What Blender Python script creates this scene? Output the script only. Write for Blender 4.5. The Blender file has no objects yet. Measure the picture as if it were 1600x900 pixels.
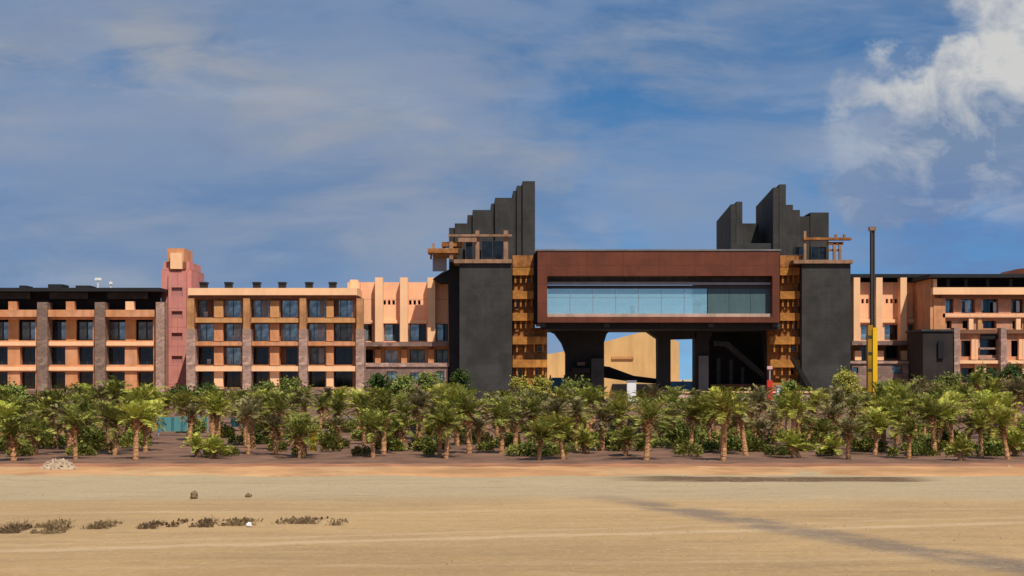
import bpy, bmesh, math, random
from mathutils import Vector, Matrix, noise
from math import radians as R, sin, cos, pi

scene = bpy.context.scene
col = scene.collection
F = 2198.0; HZ = 592.0; CH = 3.2          # focal length in photo pixels, horizon row, camera height

# ------------------------------------------------------------------ camera, sky, sun, exposure
cd = bpy.data.cameras.new('camera'); cam = bpy.data.objects.new('camera', cd); col.objects.link(cam)
cam.location = (0, 0, CH); cam.rotation_euler = (pi/2, 0, 0)
cd.sensor_width = 36; cd.lens = F/1600*36; cd.shift_y = (HZ-450)/1600
cd.clip_start = .1; cd.clip_end = 12000
scene.camera = cam
SUN = Vector((.30, -.64, 1.0)).normalized()
ld = bpy.data.lights.new('sun', 'SUN'); ld.energy = 4.8; ld.angle = R(.5); ld.color = (1, .93, .82)
so = bpy.data.objects.new('sun', ld); col.objects.link(so)
so.rotation_euler = SUN.to_track_quat('Z', 'Y').to_euler(); so.location = (20, -40, 60)
vs = scene.view_settings; vs.view_transform = 'Standard'; vs.look = 'None'; vs.gamma = 1; vs.exposure = 0; vs.use_curve_mapping = False

# ------------------------------------------------------------------ node expression helper
class N:
    def __init__(s, nt): s.nt = nt; s.l = nt.links
    def node(s, t, **k):
        n = s.nt.nodes.new(t)
        for a, v in k.items(): setattr(n, a, v)
        return n
    def put(s, sock, v):
        if isinstance(v, bpy.types.NodeSocket): s.l.new(v, sock)
        elif isinstance(v, (tuple, list)):
            sock.default_value = tuple(v)+((1,) if len(sock.default_value) == 4 and len(v) == 3 else ())
        else: sock.default_value = v
    def m(s, op, a, b=0.0, c=0.0, clamp=False):
        n = s.node('ShaderNodeMath', operation=op, use_clamp=clamp)
        s.put(n.inputs[0], a); s.put(n.inputs[1], b); s.put(n.inputs[2], c); return n.outputs[0]
    def add(s, a, b): return s.m('ADD', a, b)
    def sub(s, a, b): return s.m('SUBTRACT', a, b)
    def mul(s, a, b): return s.m('MULTIPLY', a, b)
    def div(s, a, b): return s.m('DIVIDE', a, b)
    def ss(s, v, a, b, t0=0., t1=1.):
        n = s.node('ShaderNodeMapRange', interpolation_type='SMOOTHSTEP')
        s.put(n.inputs['Value'], v); n.inputs['From Min'].default_value = a; n.inputs['From Max'].default_value = b
        n.inputs['To Min'].default_value = t0; n.inputs['To Max'].default_value = t1; return n.outputs[0]
    def mix(s, f, a, b, mode='MIX'):
        n = s.node('ShaderNodeMix', data_type='RGBA', blend_type=mode)
        s.put(n.inputs[0], f); s.put(n.inputs[6], a); s.put(n.inputs[7], b); return n.outputs[2]
    def xyz(s, x, y, z):
        n = s.node('ShaderNodeCombineXYZ'); s.put(n.inputs[0], x); s.put(n.inputs[1], y); s.put(n.inputs[2], z); return n.outputs[0]
    def sep(s, v):
        n = s.node('ShaderNodeSeparateXYZ'); s.put(n.inputs[0], v); return n.outputs
    def noise(s, vec, scale, detail=4, rough=.55, dist=0.):
        n = s.node('ShaderNodeTexNoise'); s.put(n.inputs['Vector'], vec)
        n.inputs['Scale'].default_value = scale; n.inputs['Detail'].default_value = detail
        n.inputs['Roughness'].default_value = rough; n.inputs['Distortion'].default_value = dist
        return n.outputs['Fac']
    def scale(s, vec, x, y, z, ox=0, oy=0, oz=0):
        n = s.node('ShaderNodeMapping'); s.put(n.inputs['Vector'], vec)
        n.inputs['Scale'].default_value = (x, y, z); n.inputs['Location'].default_value = (ox, oy, oz); return n.outputs[0]

# ------------------------------------------------------------------ world
def make_world():
    w = bpy.data.worlds.new('World'); scene.world = w; w.use_nodes = True
    nt = w.node_tree; nt.nodes.clear(); n = N(nt)
    tc = n.node('ShaderNodeTexCoord'); d = tc.outputs['Generated']
    x, y, z = n.sep(d)[0:3]
    sky = n.node('ShaderNodeTexSky', sky_type='NISHITA')
    sky.sun_disc = False; sky.sun_elevation = math.asin(SUN.z); sky.sun_rotation = math.atan2(SUN.x, SUN.y)
    sky.air_density = 1.0; sky.dust_density = .3; sky.ozone_density = 4.0; sky.altitude = 50
    vec = n.xyz(x, y, n.add(n.mul(n.m('MAXIMUM', z, 0), 1.7), .13)); n.l.new(vec, sky.inputs['Vector'])
    blue = n.mix(1.0, sky.outputs[0], (.66, 1.13, 1.30), 'MULTIPLY')
    K = 10.0                                   # background strength is 1/K
    def C(r, g, b): return (r*K, g*K, b*K)
    # azimuth / elevation of the view direction (tangents)
    ay = n.m('MAXIMUM', n.m('ABSOLUTE', y), .05)
    u = n.div(x, ay); v = n.div(z, ay)
    P = n.xyz(u, y, v)
    # soft layered cloud sheets
    big = n.noise(n.scale(P, 3.2, 1, 9.5, 1.3, 0, .4), 1.0, 6, .55, .3)
    fine = n.noise(n.scale(P, 10, 1, 30, 3, 0, 2), 1.0, 6, .62, .4)
    wsp = n.noise(n.scale(P, 7, 1, 38, 9, 0, 5), 1.0, 5, .6, .2)
    dens = n.add(n.mul(big, .62), n.mul(fine, .38))
    left = n.ss(u, .26, -.12)                  # the sheet covers the left of the sky, thins to the right
    cover = n.ss(n.add(dens, n.mul(left, .13)), .43, .63)
    midgap = n.mul(n.ss(u, .06, .15), n.ss(v, .30, .10))
    cover = n.mul(cover, n.sub(1, n.mul(midgap, .35)))
    # slate band low on the left
    low = n.mul(n.ss(u, .05, -.30), n.ss(n.m('ABSOLUTE', n.sub(v, .085)), .075, .0))
    cover = n.m('MAXIMUM', cover, n.mul(low, n.ss(wsp, .2, .6)))
    tone = n.noise(n.scale(P, 5, 1, 17, 4, 0, 8), 1.0, 5, .55, .3)
    warm = n.mul(n.ss(n.m('ABSOLUTE', n.sub(v, n.add(.185, n.mul(u, -.10)))), .075, .01), n.ss(u, .12, -.12))
    lit = n.m('MULTIPLY', n.add(n.ss(tone, .40, .66), n.mul(warm, .75)), .62, clamp=True)
    c1 = n.mix(lit, C(.155, .240, .405), C(.385, .392, .410))
    skyc = n.mix(n.mul(cover, .86), blue, c1)
    # high wispy streaks
    skyc = n.mix(n.mul(n.ss(wsp, .52, .75), .35), skyc, C(.36, .42, .55))
    # cumulus bank on the right: a warped field with a lit rim and slate belly
    wu = n.add(u, n.mul(n.sub(n.noise(n.scale(P, 10, 1, 12, 2), 1.0, 8, .55), .5), .15))
    wv = n.add(v, n.mul(n.sub(n.noise(n.scale(P, 11, 1, 13, 7, 0, 3), 1.0, 8, .6), .5), .12))
    def ell(cx, cy, rx, ry):
        a = n.m('POWER', n.div(n.sub(wu, cx), rx), 2.0); b = n.m('POWER', n.div(n.sub(wv, cy), ry), 2.0)
        return n.sub(1, n.m('SQRT', n.add(a, b)))
    e1 = ell(.385, .225, .085, .060); e2 = ell(.305, .205, .072, .034); e3 = ell(.335, .165, .10, .055); e4 = ell(.29, .135, .07, .022)
    body = n.m('MAXIMUM', n.m('MAXIMUM', e1, e2), n.m('MAXIMUM', e3, e4))
    cm = n.ss(body, -.04, .34)
    puff = n.noise(n.scale(P, 22, 1, 30, 5, 0, 1), 1.0, 9, .62, .5)
    ridge = n.sub(n.add(wv, n.mul(n.sub(.37, u), .40)), .222)
    bright = n.m('MULTIPLY', n.add(n.ss(ridge, -.05, .045), n.mul(n.sub(puff, .5), 3.0)), .95, clamp=True)
    rim = n.mul(n.ss(body, .40, .05), n.ss(n.sub(v, n.add(.155, n.mul(n.sub(.37, u), -.05))), -.01, .03))
    bright = n.m('MAXIMUM', bright, n.mul(rim, .30))
    cc = n.mix(bright, C(.185, .262, .405), C(.66, .65, .62))
    skyc = n.mix(n.mul(cm, .90), skyc, cc)
    lowc = n.mul(n.ss(n.noise(n.scale(P, 9, 1, 26, 8, 0, 6), 1.0, 7, .6, .5), .47, .66), n.mul(n.ss(u, .18, .26), n.mul(n.ss(v, .09, .13), n.ss(v, .20, .16))))
    sl = n.mul(n.ss(u, .16, .30), n.mul(n.ss(v, .045, .085), n.ss(v, .165, .12)))
    skyc = n.mix(n.mul(sl, n.ss(fine, .3, .62, .35, .8)), skyc, C(.125, .215, .43))
    veil = n.mul(n.ss(n.noise(n.scale(P, 5, 1, 12, 14, 0, 3), 1.0, 7, .6, .6), .38, .60), n.ss(u, .33, .20))
    skyc = n.mix(n.mul(veil, .60), skyc, C(.225, .305, .46))
    skyc = n.mix(n.mul(lowc, .65), skyc, C(.40, .45, .55))
    bg = n.node('ShaderNodeBackground'); n.l.new(skyc, bg.inputs[0]); bg.inputs[1].default_value = 1/K
    out = n.node('ShaderNodeOutputWorld'); n.l.new(bg.outputs[0], out.inputs[0])
make_world()

# ------------------------------------------------------------------ materials
def new_mat(name):
    m = bpy.data.materials.new(name); m.use_nodes = True; nt = m.node_tree; nt.nodes.clear(); n = N(nt)
    out = n.node('ShaderNodeOutputMaterial'); p = n.node('ShaderNodeBsdfPrincipled'); nt.links.new(p.outputs[0], out.inputs[0])
    return m, n, p, out
def bump(n, p, h, strength, dist):
    b = n.node('ShaderNodeBump'); b.inputs['Strength'].default_value = strength; b.inputs['Distance'].default_value = dist
    n.put(b.inputs['Height'], h); n.l.new(b.outputs[0], p.inputs['Normal'])
def mul3(c, k): return tuple(min(1, a*k) for a in c)
def plaster(name, c, var=.16, rough=.85, sc=.35, joint=0, streak=.10, tint=None):
    m, n, p, _ = new_mat(name); o = n.node('ShaderNodeTexCoord').outputs['Object']
    a = n.noise(o, sc, 6, .6, .3); b = n.noise(n.scale(o, 1.0, 1.0, .13), 1.0, 7, .68, .4)
    cc = n.mix(n.ss(a, .3, .7), mul3(c, 1-var), mul3(c, 1+var*.7))
    if tint: cc = n.mix(n.mul(n.ss(n.noise(o, sc*.6, 3), .45, .7), .55), cc, tint)
    cc = n.mix(n.mul(n.ss(b, .42, .72), min(.9, streak*3.4)), cc, mul3(c, .5))
    f = n.noise(o, 7, 4, .7); cc = n.mix(n.mul(n.sub(f, .5), .5), cc, mul3(c, 1.3))
    if joint:
        z = n.sep(o)[2]; x = n.sep(o)[0]
        g = n.m('LESS_THAN', n.m('FRACT', n.div(z, joint)), .045)
        h = n.m('LESS_THAN', n.m('FRACT', n.div(x, joint*1.9)), .025)
        cc = n.mix(n.mul(n.m('MAXIMUM', g, h), .45), cc, mul3(c, .5))
    n.put(p.inputs['Base Color'], cc); p.inputs['Roughness'].default_value = rough
    p.inputs['Specular IOR Level'].default_value = .25
    bump(n, p, n.noise(o, 5, 6, .65), .35, .05); return m
def stone(name, c, size=.5):
    m, n, p, _ = new_mat(name); o = n.node('ShaderNodeTexCoord').outputs['Object']
    v = n.node('ShaderNodeTexVoronoi'); n.l.new(n.scale(o, 1, 1, 1.5), v.inputs['Vector']); v.inputs['Scale'].default_value = 1/size
    s = n.sep(v.outputs['Color'])[0]
    cc = n.mix(s, mul3(c, .62), mul3(c, 1.35)); cc = n.mix(n.ss(n.noise(o, .5, 5), .35, .7), cc, mul3(c, .75))
    n.put(p.inputs['Base Color'], cc); p.inputs['Roughness'].default_value = .9; p.inputs['Specular IOR Level'].default_value = .2
    bump(n, p, v.outputs['Distance'], .4, -.08); return m
def glass(name, c, metal, rough=.06):
    m, n, p, _ = new_mat(name); o = n.node('ShaderNodeTexCoord').outputs['Object']
    cc = n.mix(n.ss(n.noise(n.scale(o, .9, 1, .9), 1.0, 3), .35, .7), mul3(c, .45), mul3(c, 1.25))
    n.put(p.inputs['Base Color'], cc); p.inputs['Roughness'].default_value = rough; p.inputs['Metallic'].default_value = metal
    bump(n, p, n.noise(o, .8, 2), .08, .05); return m
def foliage(name, dark, mid, lite):
    m, n, p, out = new_mat(name); g = n.node('ShaderNodeNewGeometry'); o = n.node('ShaderNodeTexCoord').outputs['Object']
    oi = n.node('ShaderNodeObjectInfo').outputs['Random']
    r = g.outputs['Random Per Island']
    c1 = n.mix(n.ss(r, .0, .75), dark, mid); c1 = n.mix(n.ss(r, .72, 1.0), c1, lite)
    c1 = n.mix(n.mul(n.ss(n.noise(o, 1.1, 3), .42, .68), .45), c1, lite)
    hs = n.node('ShaderNodeHueSaturation'); n.put(hs.inputs['Hue'], n.add(.487, n.mul(oi, .022))); n.put(hs.inputs['Value'], n.add(.75, n.mul(oi, .5))); n.put(hs.inputs['Color'], c1)
    n.put(p.inputs['Base Color'], hs.outputs[0]); p.inputs['Roughness'].default_value = .85; p.inputs['Specular IOR Level'].default_value = .08
    t = n.node('ShaderNodeBsdfTranslucent'); n.l.new(hs.outputs[0], t.inputs[0]); ms = n.node('ShaderNodeMixShader'); ms.inputs[0].default_value = .22
    n.l.new(p.outputs[0], ms.inputs[1]); n.l.new(t.outputs[0], ms.inputs[2]); n.l.new(ms.outputs[0], out.inputs[0]); return m

M = {}
M['salmon'] = plaster('salmon_plaster', (.88, .47, .265), .08, joint=3.1, streak=.07)
M['cream'] = plaster('pale_salmon_trim', (.90, .53, .29), .08, streak=.05)
M['orange'] = plaster('orange_plaster', (.62, .27, .12), .2, streak=.16, sc=.6, tint=(.60, .34, .22))
M['ochre'] = plaster('ochre_plaster', (.58, .29, .115), .2, streak=.14)
M['pink'] = plaster('pink_plaster', (.60, .235, .19), .14, joint=2.6, streak=.10)
M['pinkd'] = plaster('dull_pink_plaster', (.42, .19, .165), .14)
M['brick'] = plaster('dusty_orange_plaster', (.50, .235, .13), .3, sc=.8, tint=(.40,.27,.21))
M['umber'] = plaster('brown_ochre_plaster', (.40,.185,.08), .3, streak=.2, sc=.7)
M['umberl'] = plaster('light_brown_ochre_plaster', (.50,.24,.10), .3, streak=.2, sc=.7)
M['mauve'] = stone('mauve_stone', (.26, .165, .135), .6)
M['pillar'] = stone('grey_brown_stone', (.225, .15, .115), .45)
M['pillarl'] = stone('pale_mauve_stone', (.40, .255, .20), .45)
M['basalt'] = plaster('charcoal_stone', (.043, .041, .038), .34, joint=.9, streak=.06, rough=.8)
M['basaltd'] = plaster('black_stone', (.028, .027, .027), .2, streak=.06)
M['basaltk'] = plaster('brown_black_stone', (.030,.024,.022), .3, joint=1.1, streak=.1)
M['rust'] = plaster('rust_panel', (.135, .038, .019), .2, joint=2.4, streak=.09, rough=.6)
M['gold'] = plaster('gold_brown_panel', (.48, .20, .042), .38, streak=.25, sc=.8)
M['bronze'] = plaster('brown_timber', (.33, .135, .04), .45, streak=.3, sc=1.4)
M['timber'] = plaster('weathered_timber', (.31, .175, .105), .25, streak=.3, sc=1.2)
M['roof'] = plaster('black_roofing', (.018, .018, .02), .2, rough=.7)
M['attic'] = plaster('dark_grey_panel', (.06, .055, .055), .35, sc=1.2)
M['void'] = plaster('dark_interior', (.016, .014, .014), .3)
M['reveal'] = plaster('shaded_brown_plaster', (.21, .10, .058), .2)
M['gblack'] = glass('dark_glass', (.012, .015, .02), .0)
M['gblue'] = glass('blue_coated_glass', (.34, .50, .56), .55, .15)
M['gmid'] = glass('slate_glass', (.16, .185, .175), .4, .2)
M['gpale'] = glass('pale_sheeted_glass', (.50, .55, .56), .15, .4)
M['frame'] = plaster('dark_frame_metal', (.05, .045, .042), .1, rough=.5)
M['metal'] = plaster('grey_metal', (.30, .30, .31), .1, rough=.5)
M['concrete'] = plaster('grey_concrete', (.17, .165, .165), .2)
M['dconcrete'] = plaster('dark_concrete', (.06, .058, .06), .3)
M['yellow'] = plaster('yellow_paint', (.80, .47, .01), .06, rough=.5)
M['ygold'] = plaster('dark_gold_paint', (.36, .19, .015), .3, rough=.6)  # darker gold for the left half of the rig's yellow section
M['red'] = plaster('red_paint', (.60, .04, .03), .1, rough=.5)
M['white'] = plaster('white_paint', (.8, .78, .76), .06, rough=.6)
M['pinkw'] = plaster('pale_pink_paint', (.75, .42, .36), .1, rough=.6)
M['teal'] = plaster('turquoise_tarpaulin', (.09, .25, .26), .25, rough=.6)
M['blue'] = plaster('light_blue_hoarding', (.22, .46, .70), .15, rough=.6)
M['black'] = plaster('black_plastic', (.012, .012, .014), .1, rough=.5)
M['palecon'] = plaster('pale_pink_render', (.48, .335, .255), .2)
M['ochreroof'] = plaster('sand_ochre_render', (.66, .40, .165), .10, sc=.2)
M['trunk'] = stone('palm_bark', (.46, .235, .105), .09)
M['bark'] = stone('tree_bark', (.12, .09, .06), .1)
M['palm'] = foliage('palm_leaf', (.045, .060, .014), (.20, .215, .040), (.48, .44, .11))
M['palmy'] = foliage('yellow_palm_leaf', (.12, .135, .02), (.35, .35, .05), (.60, .54, .13))
M['palmd'] = foliage('dusty_palm_leaf', (.09,.075,.03), (.24,.205,.085), (.42,.35,.17))
M['dry'] = foliage('dry_leaf', (.10, .06, .025), (.22, .14, .06), (.34, .24, .11))
M['leaf'] = foliage('dark_tree_leaf', (.012, .028, .008), (.045, .080, .018), (.10, .13, .03))
M['leafl'] = foliage('green_tree_leaf', (.04, .065, .014), (.15, .19, .04), (.32, .33, .085))
M['gravel'] = plaster('pale_gravel', (.46, .34, .225), .18, sc=2.5)
M['clod'] = plaster('sandy_clods', (.40, .27, .14), .2)
M['rock'] = stone('brown_rock', (.24, .16, .09), .2)
M['twig'] = foliage('dry_twig', (.07, .042, .022), (.14, .09, .046), (.25, .17, .09))

def sand_mat():
    m, n, p, _ = new_mat('sand'); o = n.node('ShaderNodeTexCoord').outputs['Object']
    x, y, z = n.sep(o)[0:3]
    tan = (.485, .312, .148); pale = (.455, .355, .215); gold = (.56, .38, .19); drk = (.285, .19, .11)
    nb = n.noise(n.scale(o, .09, .22, 1), 1.0, 6, .6, .4)
    c = n.mix(n.ss(nb, .35, .66), mul3(tan, .90), mul3(tan, 1.10))
    wob = n.mul(n.sub(n.noise(n.scale(o, .12, .12, 1, 5), 1.0, 5, .6), .5), 5)
    yy = n.add(y, wob)
    c = n.mix(n.mul(n.ss(yy, 36.0, 39.5), .85), c, pale)
    # reddish tan near the left foreground edge
    c = n.mix(n.mul(n.mul(n.ss(yy, 26.5, 22), n.ss(x, 8, -6)), .45), c, (.50, .29, .125))
    # long shallow scrapes left by graders, running across the site
    st = n.noise(n.scale(o, .09, 1.3, 1, 2), 1.0, 8, .68, .5)
    c = n.mix(n.mul(n.ss(st, .53, .70), .38), c, drk); c = n.mix(n.mul(n.ss(st, .47, .30), .45), c, gold)
    def band(x0, y0, x1, y1, w, soft):
        dx, dy = x1-x0, y1-y0; L = math.hypot(dx, dy)
        dd = n.div(n.sub(n.mul(n.sub(x, x0), dy), n.mul(n.sub(y, y0), dx)), L)
        dd = n.add(dd, n.mul(n.sub(n.noise(n.scale(o, .35, .35, 1, x0), 1.0, 4), .5), w*1.2))
        return n.ss(n.m('ABSOLUTE', dd), w+soft, w)
    # light wheel tracks
    for (a, bb, cc2, d, w, k) in ((-9.6, 26.4, 11.6, 31.6, .12, .55), (-9.6, 27.4, 12, 32.9, .05, .30), (-12, 33.8, 14, 35.4, .12, .25), (-10, 23.6, 10, 25.6, .06, .2)):
        c = n.mix(n.mul(band(a, bb, cc2, d, w, .22), k), c, (.66, .47, .28))
    # darker damp track going diagonally to the right foreground
    k = n.mul(band(2.5, 38.2, 9.4, 22.5, .25, .85), n.ss(n.noise(n.scale(o, .6, .6, 1), 1.0, 5), .30, .55))
    c = n.mix(n.mul(n.mul(k, n.ss(y, 40, 35.5)), .80), c, (.215, .165, .125))
    # trench shadow painted into the sand colour beside the earth lip
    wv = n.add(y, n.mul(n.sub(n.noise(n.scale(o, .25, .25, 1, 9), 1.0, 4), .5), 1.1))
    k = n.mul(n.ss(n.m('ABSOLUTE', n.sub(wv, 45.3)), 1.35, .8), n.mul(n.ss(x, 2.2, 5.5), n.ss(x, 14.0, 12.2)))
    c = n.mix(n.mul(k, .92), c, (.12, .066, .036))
    mo = n.noise(n.scale(o, .45, 1.1, 1, 7), 1.0, 9, .74, .4); c = n.mix(n.mul(n.ss(mo, .5, .70), .34), c, drk); c = n.mix(n.mul(n.ss(mo, .48, .3), .3), c, (.62,.45,.27))
    sp = n.noise(o, 3.0, 8, .75); c = n.mix(n.mul(n.ss(sp, .53, .70), .36), c, drk)
    sp2 = n.noise(n.scale(o, 1, 1, 1, 4, 4), 9.0, 5, .7); c = n.mix(n.mul(n.ss(sp2, .5, .72), .42), c, (.68, .50, .30))
    n.put(p.inputs['Base Color'], c); p.inputs['Roughness'].default_value = .95; p.inputs['Specular IOR Level'].default_value = .1
    bump(n, p, n.add(n.mul(n.noise(o, 1.6, 10, .78), 1), n.mul(st, .5)), .8, .16); return m
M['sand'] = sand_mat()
M['soil'] = plaster('mauve_soil', (.185, .098, .060), .38, sc=.6, tint=(.25, .135, .08))
M['ridge'] = plaster('rust_brown_earth', (.36, .155, .075), .3, sc=.6, tint=(.30, .16, .09))
M['lip'] = plaster('orange_earth', (.50, .26, .11), .25, sc=.4, tint=(.52, .36, .18))

# ------------------------------------------------------------------ mesh helpers
def X(px, D): return (px-800)/F*D
def Z(py, D): return CH+(HZ-py)/F*D
class MB:
    def __init__(s): s.v = []; s.f = []
    def box(s, x0, x1, y0, y1, z0, z1):
        i = len(s.v); s.v += [(x0,y0,z0),(x1,y0,z0),(x1,y1,z0),(x0,y1,z0),(x0,y0,z1),(x1,y0,z1),(x1,y1,z1),(x0,y1,z1)]
        s.f += [[i+a for a in q] for q in ((0,3,2,1),(4,5,6,7),(0,1,5,4),(1,2,6,5),(2,3,7,6),(3,0,4,7))]; return s
    def pb(s, p0, p1, q0, q1, D, depth):       # box whose front face, at distance D, spans p0..p1 / q0..q1 of the photo
        return s.box(X(p0,D), X(p1,D), D, D+depth, max(-.2, Z(q1,D)), Z(q0,D))
    def plan(s, pts, z0, z1):                   # plan polygon (ccw), z1 may be a list
        k = len(pts); i = len(s.v); zt = z1 if isinstance(z1, (list, tuple)) else [z1]*k
        s.v += [(a,b,z0) for a,b in pts]+[(a,b,t) for (a,b),t in zip(pts, zt)]
        s.f += [[i+a for a in range(k)][::-1], [i+k+a for a in range(k)]]
        for a in range(k): b = (a+1)%k; s.f.append([i+a,i+b,i+k+b,i+k+a])
        return s
    def elev(s, pts, D, depth):                 # elevation polygon in photo px (clockwise on the page) at distance D, extruded back
        k = len(pts); i = len(s.v)
        s.v += [(X(a,D),D,Z(b,D)) for a,b in pts]+[(X(a,D),D+depth,Z(b,D)) for a,b in pts]
        s.f += [[i+a for a in range(k)][::-1], [i+k+a for a in range(k)]]
        for a in range(k): b = (a+1)%k; s.f.append([i+a,i+b,i+k+b,i+k+a])
        return s
    def tube(s, a, b, r0, r1=None, seg=8):
        a = Vector(a); b = Vector(b); r1 = r0 if r1 is None else r1; d = (b-a).normalized()
        u = d.orthogonal().normalized(); w = d.cross(u); i = len(s.v)
        for c, r in ((a,r0),(b,r1)):
            for k in range(seg): t = 2*pi*k/seg; s.v.append(tuple(c+u*cos(t)*r+w*sin(t)*r))
        for k in range(seg): j = (k+1)%seg; s.f.append([i+k,i+j,i+seg+j,i+seg+k])
        s.f += [[i+k for k in range(seg)][::-1], [i+seg+k for k in range(seg)]]; return s
    def build(s, name, mat, parent=None, fix=True, smooth=False):
        me = bpy.data.meshes.new(name); off = Vector((0,0,0)); q = parent
        while q is not None: off += q.location; q = q.parent
        cx = Vector((0,0,0))
        if parent is not None and s.v:          # the part's own origin: middle of its foot
            xs = [v[0] for v in s.v]; ys = [v[1] for v in s.v]; zs = [v[2] for v in s.v]
            cx = Vector(((min(xs)+max(xs))/2, (min(ys)+max(ys))/2, min(zs)))-off
        me.from_pydata([tuple(Vector(v)-off-cx) for v in s.v], [], s.f); me.materials.append(M[mat])
        if fix:
            bm = bmesh.new(); bm.from_mesh(me); bmesh.ops.recalc_face_normals(bm, faces=bm.faces); bm.to_mesh(me); bm.free()
        if smooth:
            for p in me.polygons: p.use_smooth = True
        o = bpy.data.objects.new(name, me); col.objects.link(o); o.parent = parent; o.location = cx
        return o
def tag(o, label, cat, group=None):
    o['label'] = label; o['category'] = cat
    if group: o['group'] = group
    return o
def thing(name, label, cat, loc, group=None):
    o = bpy.data.objects.new(name, None); col.objects.link(o); o.location = loc; o.empty_display_size = .5
    return tag(o, label, cat, group)
def struct(o): o['kind'] = 'structure'; return o

def facade(x0, x1, z0, z1, holes, y, t):        # one wall sheet with real rectangular openings
    mb = MB(); xs = sorted({x0,x1}|{h[0] for h in holes}|{h[1] for h in holes}); zs = sorted({z0,z1}|{h[2] for h in holes}|{h[3] for h in holes})
    xs = [a for a in xs if x0 <= a <= x1]; zs = [a for a in zs if z0 <= a <= z1]
    def solid(i, j):
        if i < 0 or j < 0 or i >= len(xs)-1 or j >= len(zs)-1: return False
        cx = (xs[i]+xs[i+1])/2; cz = (zs[j]+zs[j+1])/2
        return not any(h[0] < cx < h[1] and h[2] < cz < h[3] for h in holes)
    def q(*p): i = len(mb.v); mb.v += p; mb.f.append([i,i+1,i+2,i+3])
    for i in range(len(xs)-1):
        for j in range(len(zs)-1):
            if not solid(i,j): continue
            a,b,c,d = xs[i],xs[i+1],zs[j],zs[j+1]
            q((a,y,c),(b,y,c),(b,y,d),(a,y,d)); q((b,y+t,c),(a,y+t,c),(a,y+t,d),(b,y+t,d))
            if not solid(i-1,j): q((a,y+t,c),(a,y,c),(a,y,d),(a,y+t,d))
            if not solid(i+1,j): q((b,y,c),(b,y+t,c),(b,y+t,d),(b,y,d))
            if not solid(i,j-1): q((a,y+t,c),(b,y+t,c),(b,y,c),(a,y,c))
            if not solid(i,j+1): q((a,y,d),(b,y,d),(b,y+t,d),(a,y+t,d))
    return mb
def pfacade(p0, p1, q0, q1, holes, D, t):
    return facade(X(p0,D), X(p1,D), max(-.2,Z(q1,D)), Z(q0,D), [(X(a,D),X(b,D),max(-.1,Z(d,D)),Z(c,D)) for a,b,c,d in holes], D, t)
rng = random.Random(7)
def window(parent, a, b, c, d, D, rec, mat, mull=1, fm='frame'):
    """a window set rec metres behind the wall face at D: frame with mullions, pane as its child"""
    x0, x1, z0, z1 = X(a,D), X(b,D), max(-.1,Z(d,D)), Z(c,D); y = D+rec; w = .09
    f = MB(); f.box(x0,x1,y,y+.12,z0,z0+w); f.box(x0,x1,y,y+.12,z1-w,z1); f.box(x0,x0+w,y+.003,y+.117,z0+w,z1-w); f.box(x1-w,x1,y+.003,y+.117,z0+w,z1-w)
    for k in range(mull):
        xm = x0+(x1-x0)*(k+1)/(mull+1); f.box(xm-.04,xm+.04,y+.006,y+.11,z0+w,z1-w)
    fo = f.build('window', fm, parent)
    MB().box(x0+w,x1-w,y+.05,y+.08,z0+w,z1-w).build('pane', mat, fo)
    return fo
rc = random.Random(44)

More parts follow.
